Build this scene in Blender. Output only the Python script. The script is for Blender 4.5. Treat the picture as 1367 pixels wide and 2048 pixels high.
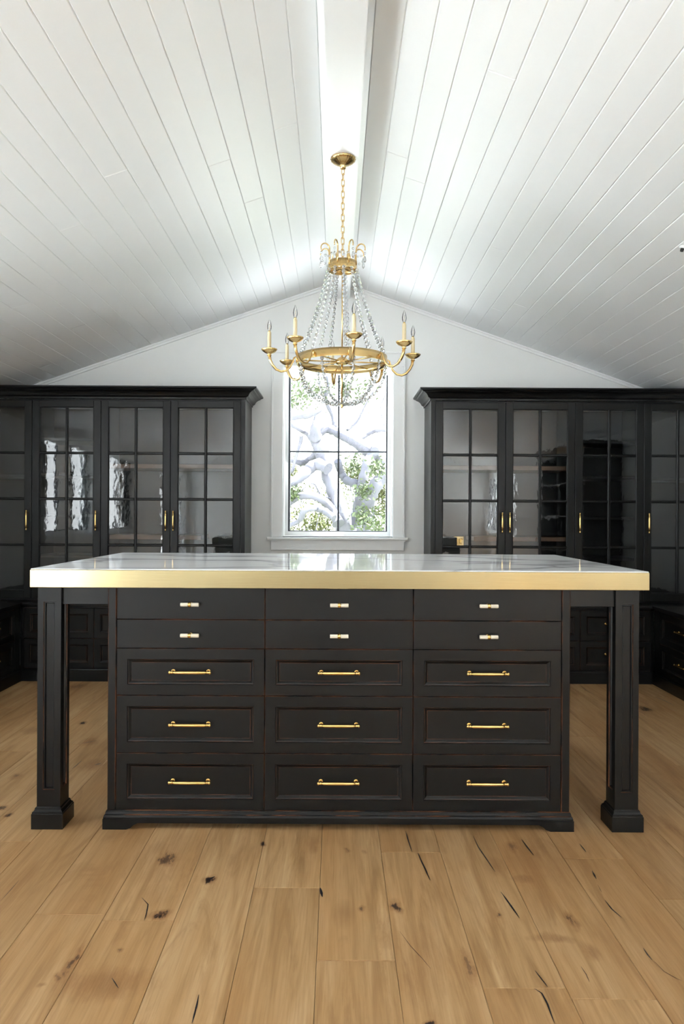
import bpy, bmesh, math, random
from mathutils import Vector, Matrix
random.seed(7)
for o in list(bpy.data.objects):
    bpy.data.objects.remove(o)
scene = bpy.context.scene
COL = scene.collection
PI = math.pi

# ------------------------------------------------------------------ camera
F = 1450.0          # focal length in pixels of the 1367 x 2048 frame
CAMH = 1.10
VPX, VPY = 672.0, 1031.0
ROLL = 0.0052
cam = bpy.data.cameras.new('camera')
camo = bpy.data.objects.new('camera', cam)
COL.objects.link(camo)
cam.sensor_fit = 'VERTICAL'
cam.sensor_height = 36.0
cam.sensor_width = 24.0
cam.lens = 36.0 * F / 2048.0
cam.shift_x = (683.5 - VPX) / 2048.0
cam.shift_y = (VPY - 1024.0) / 2048.0
cam.clip_start = 0.02
camo.matrix_world = Matrix.Translation((0, 0, CAMH)) @ Matrix.Rotation(PI / 2, 4, 'X') @ Matrix.Rotation(ROLL, 4, 'Z')
scene.camera = camo

# ------------------------------------------------------------------ world, sun, exposure
SKY = 5.0
SUN = 55.0
scene.view_settings.view_transform = 'Standard'
scene.view_settings.look = 'None'
scene.view_settings.gamma = 1.0
scene.view_settings.use_curve_mapping = False
scene.view_settings.exposure = 0.82
world = bpy.data.worlds.new('sky')
scene.world = world
world.use_nodes = True
wn = world.node_tree
wn.nodes.clear()
w_out = wn.nodes.new('ShaderNodeOutputWorld')
w_bg = wn.nodes.new('ShaderNodeBackground')
w_geo = wn.nodes.new('ShaderNodeTexCoord')
w_sep = wn.nodes.new('ShaderNodeSeparateXYZ')
w_ramp = wn.nodes.new('ShaderNodeValToRGB')
w_ramp.color_ramp.elements[0].position = 0.0
w_ramp.color_ramp.elements[0].color = (0.93, 0.97, 1.0, 1)
w_ramp.color_ramp.elements[1].position = 0.8
w_ramp.color_ramp.elements[1].color = (0.72, 0.86, 1.0, 1)
wn.links.new(w_geo.outputs['Generated'], w_sep.inputs[0])
wn.links.new(w_sep.outputs['Z'], w_ramp.inputs[0])
wn.links.new(w_ramp.outputs[0], w_bg.inputs[0])
w_bg.inputs[1].default_value = SKY
wn.links.new(w_bg.outputs[0], w_out.inputs[0])

sun = bpy.data.lights.new('sun', 'SUN')
sun.energy = SUN
sun.angle = math.radians(0.6)
sun.color = (0.97, 0.99, 1.0)
suno = bpy.data.objects.new('sun', sun)
COL.objects.link(suno)
suno.location = (8, 2, 12)
suno.rotation_euler = Vector((-0.48, -0.10, -0.85)).to_track_quat('-Z', 'Y').to_euler()


def portal(loc, rot, sx, sy):
    l = bpy.data.lights.new('window_daylight', 'AREA')
    l.shape = 'RECTANGLE'
    l.size = sx
    l.size_y = sy
    l.cycles.is_portal = True
    o = bpy.data.objects.new('window_daylight', l)
    COL.objects.link(o)
    o.location = loc
    o.rotation_euler = rot


# ------------------------------------------------------------------ main measures (metres)
XC = 0.01                      # middle of the room
RW = 2.63                      # half width
Y_BACK = 5.27                  # window gable, inner face
Y_REAR = -2.8
Z_RIDGE = 2.80
SLOPE = 0.347
WT = 0.22                      # wall thickness


def zc(x):
    return Z_RIDGE - SLOPE * abs(x - XC)


def P(px, py, d):
    """pixel of the photograph at depth d -> world point (used to measure things)"""
    x = px + (py - 1024) * ROLL - VPX
    y = py - (px - 683.5) * ROLL - VPY
    return Vector((x * d / F, d, CAMH - y * d / F))


def floor_pt(px, py):
    yy = py - (px - 683.5) * ROLL - VPY
    return P(px, py, CAMH * F / yy)


# ------------------------------------------------------------------ mesh builder
class MB:
    def __init__(s):
        s.v = []
        s.f = []
        s.m = []
        s.s = []

    def quad(s, pts, mat=0, smooth=False):
        b = len(s.v)
        s.v += [tuple(p) for p in pts]
        s.f.append(tuple(range(b, b + len(pts))))
        s.m.append(mat)
        s.s.append(smooth)

    def box(s, x0, x1, y0, y1, z0, z1, mat=0):
        b = len(s.v)
        s.v += [(x0, y0, z0), (x1, y0, z0), (x1, y1, z0), (x0, y1, z0), (x0, y0, z1), (x1, y0, z1), (x1, y1, z1), (x0, y1, z1)]
        for f in ((0, 3, 2, 1), (4, 5, 6, 7), (0, 1, 5, 4), (1, 2, 6, 5), (2, 3, 7, 6), (3, 0, 4, 7)):
            s.f.append(tuple(b + i for i in f))
            s.m.append(mat)
            s.s.append(False)

    def prism(s, poly, axis, a, b, mat=0):
        """polygon (CCW list of 2D points) pushed from a to b along an axis; 2D axes are the two others in order"""
        def p3(p, t):
            if axis == 'x':
                return (t, p[0], p[1])
            if axis == 'y':
                return (p[0], t, p[1])
            return (p[0], p[1], t)
        n = len(poly)
        base = len(s.v)
        s.v += [p3(p, a) for p in poly] + [p3(p, b) for p in poly]
        s.f.append(tuple(base + i for i in range(n)))
        s.f.append(tuple(base + n + i for i in reversed(range(n))))
        for i in range(n):
            j = (i + 1) % n
            s.f.append((base + i, base + n + i, base + n + j, base + j))
        k = n + 2
        s.m += [mat] * k
        s.s += [False] * k

    def cbox(s, x0, x1, y0, y1, z0, z1, c, mat=0, faces='y-', worn=()):
        """box whose face on one side has chamfered edges"""
        ax = {'x': 0, 'y': 1, 'z': 2}[faces[0]]
        lo = [x0, y0, z0]
        hi = [x1, y1, z1]
        a = [i for i in range(3) if i != ax]
        if faces[1] == '-':
            far, near, sg = hi[ax], lo[ax], 1
        else:
            far, near, sg = lo[ax], hi[ax], -1

        def ring(t, ins):
            r = []
            for (i, j) in ((0, 0), (1, 0), (1, 1), (0, 1)):
                p = [0, 0, 0]
                p[ax] = t
                p[a[0]] = (lo, hi)[i][a[0]] + (ins if i == 0 else -ins)
                p[a[1]] = (lo, hi)[j][a[1]] + (ins if j == 0 else -ins)
                r.append(tuple(p))
            return r
        s.rings([ring(far, 0), ring(near + sg * c, 0), ring(near, c)], mat, cap0=True, worn=worn)

    def rings(s, rs, mat=0, cap0=False, cap1=True, smooth=False, closed=True, worn=()):
        b = len(s.v)
        n = len(rs[0])
        for r in rs:
            s.v += [tuple(p) for p in r]
        for k in range(len(rs) - 1):
            for i in range(n if closed else n - 1):
                j = (i + 1) % n
                s.f.append((b + k * n + i, b + k * n + j, b + (k + 1) * n + j, b + (k + 1) * n + i))
                s.m.append(1 if k in worn else mat)
                s.s.append(smooth)
        if cap0:
            s.f.append(tuple(b + i for i in reversed(range(n))))
            s.m.append(mat)
            s.s.append(False)
        if cap1:
            k = len(rs) - 1
            s.f.append(tuple(b + k * n + i for i in range(n)))
            s.m.append(mat)
            s.s.append(False)

    def panel(s, w, h, prof, mat=0, cx=0, cz=0, y0=0, cap0=False, M=None, worn=()):
        """rectangular front facing -Y made of concentric rings (inset, depth)"""
        rs = []
        for ins, d in prof:
            x, z = w / 2 - ins, h / 2 - ins
            r = [Vector((cx - x, y0 + d, cz - z)), Vector((cx + x, y0 + d, cz - z)), Vector((cx + x, y0 + d, cz + z)), Vector((cx - x, y0 + d, cz + z))]
            if M:
                r = [M @ p for p in r]
            rs.append(r)
        s.rings(rs, mat, cap0=cap0, worn=worn)

    def tube(s, pts, r, n=8, mat=0, caps=True, squash=None):
        pts = [Vector(p) for p in pts]
        rr = r if isinstance(r, (list, tuple)) else [r] * len(pts)
        t0 = (pts[1] - pts[0]).normalized()
        up = Vector((0, 0, 1)) if abs(t0.z) < 0.9 else Vector((1, 0, 0))
        nrm = (up - t0 * up.dot(t0)).normalized()
        rs = []
        for i, p in enumerate(pts):
            if i == 0:
                t = t0
            elif i == len(pts) - 1:
                t = (pts[i] - pts[i - 1]).normalized()
            else:
                t = (pts[i + 1] - pts[i - 1]).normalized()
            nrm = (nrm - t * nrm.dot(t)).normalized()
            bi = t.cross(nrm)
            rs.append([p + (nrm * math.cos(2 * PI * k / n) + bi * math.sin(2 * PI * k / n)) * rr[i] for k in range(n)])
        s.rings(rs, mat, cap0=caps, cap1=caps, smooth=True)

    def lathe(s, prof, n=24, c=(0, 0, 0), mat=0, flute=0, nf=12, caps=True, smooth=True, M=None):
        rs = []
        for r, z in prof:
            ring = []
            for k in range(n):
                a = 2 * PI * k / n
                q = r * (1 + flute * (abs(math.cos(a * nf / 2)) - 0.6)) if flute else r
                p = Vector((q * math.cos(a), q * math.sin(a), z))
                if M:
                    p = M @ p
                ring.append(p + Vector(c))
            rs.append(ring)
        s.rings(rs, mat, cap0=caps, cap1=caps, smooth=smooth)

    def mesh(s, name, mats):
        me = bpy.data.meshes.new(name)
        me.from_pydata([tuple(p) for p in s.v], [], s.f)
        if not isinstance(mats, (list, tuple)):
            mats = [mats]
        for m in mats:
            me.materials.append(m)
        me.polygons.foreach_set('material_index', s.m)
        me.polygons.foreach_set('use_smooth', s.s)
        bm = bmesh.new()
        bm.from_mesh(me)
        bmesh.ops.recalc_face_normals(bm, faces=bm.faces)
        bm.to_mesh(me)
        bm.free()
        me.update()
        return me

    def build(s, name, mats, parent=None, loc=(0, 0, 0), rot=None):
        return inst(name, s.mesh(name, mats), parent, loc, rot)


def inst(name, me, parent=None, loc=(0, 0, 0), rot=None):
    o = bpy.data.objects.new(name, me)
    COL.objects.link(o)
    o.location = loc
    if rot is not None:
        o.rotation_euler = rot
    if parent:
        o.parent = parent
    return o


def tag(o, label=None, cat=None, group=None, kind=None):
    if label:
        o['label'] = label
    if cat:
        o['category'] = cat
    if group:
        o['group'] = group
    if kind:
        o['kind'] = kind
    return o


def thing(name, label, cat, loc=(0, 0, 0), rotz=0, group=None, kind=None):
    o = bpy.data.objects.new(name, None)
    COL.objects.link(o)
    o.empty_display_size = 0.1
    o.location = loc
    o.rotation_euler = (0, 0, rotz)
    return tag(o, label, cat, group, kind)


# ------------------------------------------------------------------ materials
class NT:
    def __init__(s, name):
        s.mat = bpy.data.materials.new(name)
        s.mat.use_nodes = True
        s.t = s.mat.node_tree
        s.t.nodes.clear()
        s.out = s.t.nodes.new('ShaderNodeOutputMaterial')

    def n(s, typ, **kw):
        nd = s.t.nodes.new('ShaderNode' + typ)
        ins = kw.pop('ins', {})
        for k, v in kw.items():
            setattr(nd, k, v)
        for k, v in ins.items():
            s.put(nd.inputs[k], v)
        return nd

    def put(s, sock, v):
        if hasattr(v, 'outputs'):
            v = v.outputs[0]
        if isinstance(v, bpy.types.NodeSocket):
            s.t.links.new(v, sock)
        else:
            sock.default_value = v

    def math(s, op, a, b=0.0, c=0.0, clamp=False):
        nd = s.n('Math', operation=op, use_clamp=clamp)
        s.put(nd.inputs[0], a)
        s.put(nd.inputs[1], b)
        s.put(nd.inputs[2], c)
        return nd.outputs[0]

    def mix(s, fac, a, b, blend='MIX'):
        nd = s.n('Mix', data_type='RGBA', blend_type=blend)
        s.put(nd.inputs[0], fac)
        s.put(nd.inputs[6], a)
        s.put(nd.inputs[7], b)
        return nd.outputs[2]

    def ramp(s, fac, stops):
        nd = s.n('ValToRGB')
        s.put(nd.inputs[0], fac)
        e = nd.color_ramp.elements
        while len(e) < len(stops):
            e.new(0.5)
        for i, (p, c) in enumerate(stops):
            e[i].position = p
            e[i].color = c if len(c) == 4 else (*c, 1)
        return nd.outputs[0]

    def noise(s, vec, scale, detail=3, rough=0.5, dist=0.0):
        nd = s.n('TexNoise', ins={'Scale': scale, 'Detail': detail, 'Roughness': rough, 'Distortion': dist})
        if vec is not None:
            s.put(nd.inputs['Vector'], vec)
        return nd.outputs['Fac']

    def pos(s):
        return s.n('NewGeometry').outputs['Position']

    def mapping(s, vec, scale=(1, 1, 1), loc=(0, 0, 0)):
        nd = s.n('Mapping', ins={'Scale': scale, 'Location': loc})
        s.put(nd.inputs['Vector'], vec)
        return nd.outputs[0]

    def bump(s, h, strength=0.1, dist=0.01):
        nd = s.n('Bump', ins={'Strength': strength, 'Distance': dist})
        s.put(nd.inputs['Height'], h)
        return nd.outputs[0]

    def surf(s, sh):
        s.t.links.new(sh.outputs[0], s.out.inputs[0])
        return s.mat

    def pbr(s, **kw):
        nd = s.n('BsdfPrincipled')
        for k, v in kw.items():
            s.put(nd.inputs[k.replace('_', ' ')], v)
        return nd


def c4(r, g, b):
    return (r, g, b, 1)


def mat_white(name, col, rough, bumpy=0.02, spec=0.5):
    t = NT(name)
    p = t.pos()
    nz = t.noise(p, 1.3, 2)
    c = t.mix(t.math('MULTIPLY', nz, 0.5), c4(*col), c4(col[0] * 0.96, col[1] * 0.965, col[2] * 0.96))
    fine = t.noise(p, 220, 2)
    b = t.pbr(Base_Color=c, Roughness=rough, Normal=t.bump(fine, bumpy, 0.002))
    b.inputs['Specular IOR Level'].default_value = spec
    return t.surf(b)


M_WALL = mat_white('wall_paint', (0.83, 0.835, 0.82), 0.6)
M_CEIL = mat_white('ceiling_board_paint', (0.90, 0.91, 0.91), 0.40, spec=0.35)
M_TRIM = mat_white('white_trim_paint', (0.86, 0.865, 0.86), 0.3, 0.01)
M_OUT = mat_white('outside_stucco', (0.8, 0.78, 0.74), 0.8)


def mat_black(name, worn):
    t = NT(name)
    p = t.pos()
    cloud = t.noise(p, 5.0, 3)
    col = t.mix(cloud, c4(0.0032, 0.0033, 0.0036), c4(0.0056, 0.0057, 0.0058))
    if worn:
        nz = t.noise(t.mapping(p, (3, 3, 3)), 2.6, 5, 0.65)
        wear = t.math('MULTIPLY', t.math('SUBTRACT', nz, 0.42), 6.0, clamp=True)
        col = t.mix(t.math('MULTIPLY', wear, 0.65), col, c4(0.19, 0.066, 0.026))
    r = t.math('ADD', 0.31, t.math('MULTIPLY', cloud, 0.1))
    b = t.pbr(Base_Color=col, Roughness=r, Normal=t.bump(t.noise(t.mapping(p, (60, 60, 14)), 2.0, 3), 0.04, 0.003))
    b.inputs['Specular IOR Level'].default_value = 0.3
    return t.surf(b)


M_WORN = mat_black('black_paint_rubbed_edge', True)
M_BLACK = mat_black('black_paint', False)


def mat_metal(name, col, rough, streak=None, aniso=0.0):
    t = NT(name)
    p = t.pos()
    nz = t.noise(t.mapping(p, streak or (4, 4, 4)), 3.0, 2)
    c = t.mix(nz, c4(*col), c4(col[0] * 0.88, col[1] * 0.86, col[2] * 0.82))
    r = t.math('ADD', rough - 0.04, t.math('MULTIPLY', nz, 0.08))
    b = t.pbr(Base_Color=c, Metallic=1.0, Roughness=r)
    return t.surf(b)


M_BRASS = mat_metal('polished_brass', (0.84, 0.58, 0.22), 0.2)
M_BRASS2 = mat_metal('aged_brass', (0.74, 0.53, 0.24), 0.26)
M_BRASS_EDGE = mat_metal('satin_brass_sheet', (0.42, 0.345, 0.195), 0.22, (2.5, 2.5, 160))
M_DARKMETAL = mat_metal('dark_bronze', (0.055, 0.06, 0.07), 0.45)
M_SILVER = mat_metal('silver_wire', (0.8, 0.8, 0.78), 0.3)


def mat_plain(name, col, rough, scale=40, var=0.08):
    t = NT(name)
    nz = t.noise(t.pos(), scale, 3)
    c = t.mix(nz, c4(*[x * (1 + var) for x in col]), c4(*[x * (1 - var) for x in col]))
    return t.surf(t.pbr(Base_Color=c, Roughness=rough))


M_BONE = mat_plain('bone_knob', (0.72, 0.66, 0.55), 0.35)
M_CANDLE = mat_plain('candle_cream', (0.64, 0.54, 0.34), 0.5)
M_SENSOR = mat_plain('dark_plastic', (0.03, 0.03, 0.03), 0.5)


def mat_marble():
    t = NT('white_marble')
    p = t.pos()
    warp = t.n('TexNoise', ins={'Scale': 1.1, 'Detail': 4.0, 'Roughness': 0.55, 'Vector': p})
    add = t.n('VectorMath', operation='MULTIPLY_ADD')
    t.put(add.inputs[0], warp.outputs['Color'])
    add.inputs[1].default_value = (0.5, 0.5, 0.5)
    t.put(add.inputs[2], t.mapping(p, (0.55, 1.5, 1)))
    nz = t.noise(add.outputs[0], 1.7, 3, 0.5)
    ridge = t.math('ABSOLUTE', t.math('SUBTRACT', nz, 0.5))
    vein = t.math('SUBTRACT', 1.0, t.math('MULTIPLY', ridge, 26.0), clamp=True)
    soft = t.math('SUBTRACT', 1.0, t.math('MULTIPLY', ridge, 5.0), clamp=True)
    c = t.mix(t.math('MULTIPLY', soft, 0.35), c4(0.86, 0.87, 0.88), c4(0.60, 0.62, 0.64))
    c = t.mix(t.math('MULTIPLY', vein, 0.6), c, c4(0.16, 0.165, 0.18))
    df = t.n('BsdfDiffuse', ins={'Color': c})
    gl = t.n('BsdfGlossy', ins={'Color': c4(1, 1, 1), 'Roughness': 0.04})
    fr = t.n('Fresnel', ins={'IOR': 1.45})
    mx = t.n('MixShader')
    t.put(mx.inputs[0], t.math('MULTIPLY', fr, 0.72))
    t.t.links.new(df.outputs[0], mx.inputs[1])
    t.t.links.new(gl.outputs[0], mx.inputs[2])
    return t.surf(mx)


M_MARBLE = mat_marble()


def mat_pane(name, tint=(1, 1, 1), wavy=0.0, refl=1.0):
    """thin pane: lets light straight through, mirrors by Fresnel; wavy = old hand-made glass"""
    t = NT(name)
    tr = t.n('BsdfTransparent', ins={'Color': c4(*tint)})
    gl = t.n('BsdfGlossy', ins={'Roughness': 0.012, 'Color': c4(1, 1, 1)})
    fr = t.n('Fresnel', ins={'IOR': 1.52})
    if wavy:
        p = t.pos()
        a = t.noise(t.mapping(p, (1, 1, 0.75)), 12.0, 2, 0.5)
        b = t.noise(t.mapping(p, (1, 1, 0.45)), 65.0, 2, 0.5)
        rnd = t.n('ObjectInfo').outputs['Random']
        h = t.math('ADD', a, t.math('MULTIPLY', b, 0.14))
        nb = t.bump(h, 1.0, wavy)
        t.put(gl.inputs['Normal'], nb)
    f = t.math('MULTIPLY', fr, refl, clamp=True)
    mx = t.n('MixShader')
    t.put(mx.inputs[0], f)
    t.t.links.new(tr.outputs[0], mx.inputs[1])
    t.t.links.new(gl.outputs[0], mx.inputs[2])
    return t.surf(mx)


M_GLASS = mat_pane('window_glass', (0.97, 0.985, 0.98))
M_SEEDY = mat_pane('seedy_cabinet_glass', (0.9, 0.92, 0.92), 0.0006, 1.9)
M_BULB = mat_pane('clear_bulb_glass', (0.98, 0.98, 0.98))


def mat_crystal():
    t = NT('cut_crystal')
    nz = t.noise(t.pos(), 60, 1)
    gl = t.n('BsdfGlossy', ins={'Color': c4(1, 1, 1), 'Roughness': 0.03})
    tr = t.n('BsdfTransparent', ins={'Color': c4(0.72, 0.74, 0.77)})
    fr = t.n('Fresnel', ins={'IOR': 1.75})
    mx = t.n('MixShader')
    t.put(mx.inputs[0], t.math('MULTIPLY_ADD', fr, 0.9, 0.10, clamp=True))
    t.t.links.new(tr.outputs[0], mx.inputs[1])
    t.t.links.new(gl.outputs[0], mx.inputs[2])
    b = t.n('BsdfGlass', ins={'Roughness': t.math('MULTIPLY', nz, 0.04), 'IOR': 1.5, 'Color': c4(0.95, 0.96, 0.97)})
    m2 = t.n('MixShader', ins={0: 0.85})
    t.t.links.new(mx.outputs[0], m2.inputs[1])
    t.t.links.new(b.outputs[0], m2.inputs[2])
    return t.surf(m2)


M_CRYSTAL = mat_crystal()


# knots of the oak floor (pixel x, pixel y, half width m, half length m, darkness)
LC = lambda x, y: (x * 0.512, 1350 + y * 0.512)
RC = lambda x, y: (667 + x * 0.512, 1350 + y * 0.512)
KNOTS = [(*LC(650, 720), 0.035, 0.055, 0.8), (*LC(640, 725), 0.09, 0.15, 0.3), (*LC(470, 1080), 0.008, 0.014, 0.7), (*LC(625, 935), 0.022, 0.022, 0.9),
         (*LC(400, 1205), 0.10, 0.05, 0.55), (*LC(285, 1120), 0.011, 0.07, 0.8), (*LC(225, 1185), 0.011, 0.014, 0.7), (*LC(155, 1213), 0.008, 0.01, 0.6),
         (*LC(500, 1215), 0.02, 0.02, 0.5), (*LC(820, 797), 0.018, 0.026, 1.0), (*LC(480, 1000), 0.014, 0.06, 0.4), (*LC(590, 860), 0.06, 0.08, 0.3),
         (*LC(350, 260), 0.04, 0.05, 0.6), (*LC(365, 350), 0.05, 0.06, 0.6), (*LC(325, 187), 0.016, 0.03, 0.9), (*LC(60, 395), 0.02, 0.03, 0.7), (*LC(130, 215), 0.04, 0.06, 0.6), (*LC(300, 45), 0.05, 0.08, 0.7),
         (*LC(30, 548), 0.011, 0.016, 0.9), (*LC(5, 520), 0.02, 0.02, 0.9), (*LC(1218, 660), 0.02, 0.07, 0.5), (*LC(1030, 660), 0.006, 0.015, 0.9),
         (*RC(243, 905), 0.014, 0.03, 0.85), (*RC(110, 907), 0.01, 0.016, 0.75), (*RC(705, 675), 0.02, 0.04, 0.7), (*RC(745, 797), 0.035, 0.02, 0.6),
         (*RC(930, 960), 0.014, 0.035, 0.75), (*RC(860, 1030), 0.05, 0.018, 0.6), (*RC(525, 1130), 0.012, 0.06, 0.7), (*RC(1000, 1075), 0.018, 0.035, 0.6), (*RC(820, 730), 0.12, 0.13, 0.3),
         (*RC(120, 690), 0.010, 0.014, 0.5), (*RC(50, 682), 0.008, 0.012, 0.7), (*RC(375, 1356), 0.011, 0.011, 1.0), (*RC(650, 943), 0.006, 0.012, 0.8), (*RC(1215, 132), 0.03, 0.05, 0.9), (*RC(350, 1120), 0.06, 0.14, 0.25), (*RC(1330, 600), 0.02, 0.08, 0.6), (*RC(640, 740), 0.03, 0.05, 0.4)]


def mat_oak(name, marks):
    t = NT(name)
    p = t.pos()
    rnd = t.n('ObjectInfo').outputs['Random']
    off = t.n('CombineXYZ')
    t.put(off.inputs[0], t.math('MULTIPLY', rnd, 37.0))
    t.put(off.inputs[1], t.math('MULTIPLY', rnd, 91.0))
    add = t.n('VectorMath', operation='ADD')
    t.put(add.inputs[0], p)
    t.put(add.inputs[1], off.outputs[0])
    q = add.outputs[0]
    big = t.noise(t.mapping(q, (2.4, 0.55, 1)), 1.6, 4, 0.55, 0.6)
    ring = t.noise(t.mapping(q, (14, 0.9, 1)), 1.4, 4, 0.6, 1.2)
    fine = t.noise(t.mapping(q, (190, 5.0, 1)), 1.0, 3, 0.6)
    c = t.ramp(ring, [(0.28, (0.285, 0.162, 0.068)), (0.5, (0.415, 0.262, 0.126)), (0.72, (0.51, 0.35, 0.192))])
    c = t.mix(t.math('MULTIPLY', t.math('SUBTRACT', big, 0.40), 2.2, clamp=True), c, c4(0.365, 0.195, 0.075))
    hue = t.ramp(rnd, [(0.0, (0.90, 0.82, 0.72)), (0.35, (1.08, 1.05, 1.0)), (0.65, (0.95, 0.90, 0.83)), (1.0, (1.14, 1.13, 1.10))])
    c = t.mix(1.0, c, hue, 'MULTIPLY')
    c = t.mix(t.math('MULTIPLY', t.math('SUBTRACT', fine, 0.48), 1.5, clamp=True), c, c4(0.24, 0.125, 0.05))
    # small scattered knots
    streak = t.noise(t.mapping(q, (5.5, 0.8, 1)), 1.3, 5, 0.65, 2.2)
    c = t.mix(t.math('MULTIPLY', t.math('SUBTRACT', streak, 0.54), 4.2, clamp=True), c, c4(0.27, 0.135, 0.05))
    vor = t.n('TexVoronoi', ins={'Scale': 2.1, 'Randomness': 1.0})
    t.put(vor.inputs['Vector'], t.mapping(q, (1.5, 0.75, 1)))
    sep = t.n('SeparateColor')
    t.put(sep.inputs[0], vor.outputs['Color'])
    on = t.math('GREATER_THAN', sep.outputs[0], 0.72)
    wob = t.noise(t.mapping(q, (9, 5, 1)), 3.0, 3)
    kd = t.math('SUBTRACT', vor.outputs['Distance'], t.math('MULTIPLY', wob, 0.05))
    k1 = t.math('MULTIPLY', t.math('SUBTRACT', 1.0, t.math('MULTIPLY', kd, 9.0), clamp=True), on)
    c = t.mix(t.math('MULTIPLY', k1, 0.55), c, c4(0.19, 0.085, 0.03))
    k2 = t.math('MULTIPLY', t.math('SUBTRACT', 1.0, t.math('MULTIPLY', kd, 42.0), clamp=True), on)
    c = t.mix(k2, c, c4(0.03, 0.016, 0.01))
    if marks:
        sp = t.n('SeparateXYZ')
        wv = t.n('TexNoise', ins={'Scale': 14.0, 'Detail': 3.0})
        t.put(wv.inputs['Vector'], p)
        wadd = t.n('VectorMath', operation='MULTIPLY_ADD')
        t.put(wadd.inputs[0], wv.outputs['Color'])
        wadd.inputs[1].default_value = (0.045, 0.06, 0)
        t.put(wadd.inputs[2], p)
        t.put(sp.inputs[0], wadd.outputs[0])
        tot = None
        rag = t.math('MULTIPLY', t.math('SUBTRACT', t.noise(t.mapping(p, (60, 14, 1)), 1.6, 4, 0.7), 0.5), 1.5)
        for (px, py, hw, hl, dk) in KNOTS:
            f = floor_pt(px, py)
            dx = t.math('MULTIPLY', t.math('SUBTRACT', sp.outputs[0], f.x + 0.0225), 1.0 / (hw * 1.5))
            dy = t.math('MULTIPLY', t.math('SUBTRACT', sp.outputs[1], f.y + 0.03), 1.0 / (hl * 1.5))
            d2 = t.math('MULTIPLY_ADD', dx, dx, t.math('MULTIPLY', dy, dy))
            e = t.math('SUBTRACT', 1.0, t.math('ADD', d2, rag), clamp=True)
            k = t.math('MULTIPLY', t.math('POWER', e, 1.25), dk * 1.12)
            tot = k if tot is None else t.math('MAXIMUM', tot, k)
        c = t.mix(t.math('MULTIPLY', tot, 0.8, clamp=True), c, c4(0.20, 0.078, 0.022))
        c = t.mix(t.math('MULTIPLY', t.math('SUBTRACT', tot, 0.66), 3.2, clamp=True), c, c4(0.03, 0.016, 0.011))
    r = t.math('ADD', 0.40, t.math('MULTIPLY', fine, 0.16))
    b = t.pbr(Base_Color=c, Roughness=r, Normal=t.bump(t.math('ADD', fine, t.math('MULTIPLY', big, 0.8)), 0.09, 0.004))
    b.inputs['Specular IOR Level'].default_value = 0.4
    return t.surf(b)


M_OAK = mat_oak('oak_plank', True)
M_SHELFWOOD = mat_plain('stained_wood_shelf', (0.11, 0.055, 0.028), 0.45, 12, 0.3)
M_FILL = mat_plain('black_crack_filler', (0.012, 0.012, 0.016), 0.3)
M_FILLB = mat_plain('brown_crack', (0.10, 0.045, 0.02), 0.5)
M_SUBFLOOR = mat_plain('subfloor_dark', (0.11, 0.065, 0.03), 0.8)
M_BARK = mat_plain('oak_bark', (0.082, 0.080, 0.096), 0.9, 6, 0.45)
M_LEAF = mat_plain('oak_leaf', (0.044, 0.062, 0.020), 0.5, 3, 0.35)
M_LEAF2 = mat_plain('shrub_leaf', (0.056, 0.062, 0.011), 0.5, 3, 0.3)
M_GROUND = mat_plain('bounce_paving', (0.70, 0.71, 0.71), 0.95, 2, 0.1)
M_LAWN = mat_plain('lawn', (0.07, 0.09, 0.04), 0.95, 2, 0.3)

# ------------------------------------------------------------------ setting: floor of oak planks
fl = MB()
fl.box(XC - RW - WT, XC + RW + WT, Y_REAR - WT, Y_BACK + WT, -0.25, -0.016)
FLOOR = tag(fl.build('floor', M_SUBFLOOR), 'floor of wide knotty oak planks', None, kind='structure')
PW = 0.195
SEAM0 = -0.043


def colx(k):
    return SEAM0 + PW * k


fixed = {}
for (px, py) in ((LC(1110, 830)), (LC(1300, 1115)), (LC(600, 960)), (RC(355, 692)), (RC(735, 1222)), (RC(115, 1113)), (RC(1100, 718)), (LC(50, 650)), (LC(620, 50))):
    f = floor_pt(px, py)
    k = math.floor((f.x - SEAM0) / PW)
    fixed.setdefault(k, []).append(f.y)
PLANKS = []
k0 = math.floor((XC - RW - SEAM0) / PW)
k1 = math.floor((XC + RW - SEAM0) / PW)
for k in range(k0, k1 + 1):
    xa, xb = max(colx(k), XC - RW), min(colx(k + 1), XC + RW)
    js = [Y_REAR]
    fx = sorted(fixed.get(k, []))
    y = Y_REAR + random.uniform(0.5, 2.2)
    cand = []
    while y < Y_BACK - 0.3:
        cand.append(y)
        y += random.uniform(1.6, 2.4)
    if fx:
        cand = [c for c in cand if all(abs(c - g) > 1.1 for g in fx) and (c < 1.4 or c > fx[-1] + 1.3)]
    js += sorted(cand + fx) + [Y_BACK]
    for a, b in zip(js[:-1], js[1:]):
        m = MB()
        hx, hy = (xb - xa) / 2 - 0.0004, (b - a) / 2 - 0.0004
        m.cbox(-hx, hx, -hy, hy, -0.016, random.uniform(-0.0004, 0.0002), 0.0012, faces='z+')
        o = m.build('plank', M_OAK, FLOOR, ((xa + xb) / 2, (a + b) / 2, 0))
        PLANKS.append((xa, xb, a, b, o))

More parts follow.
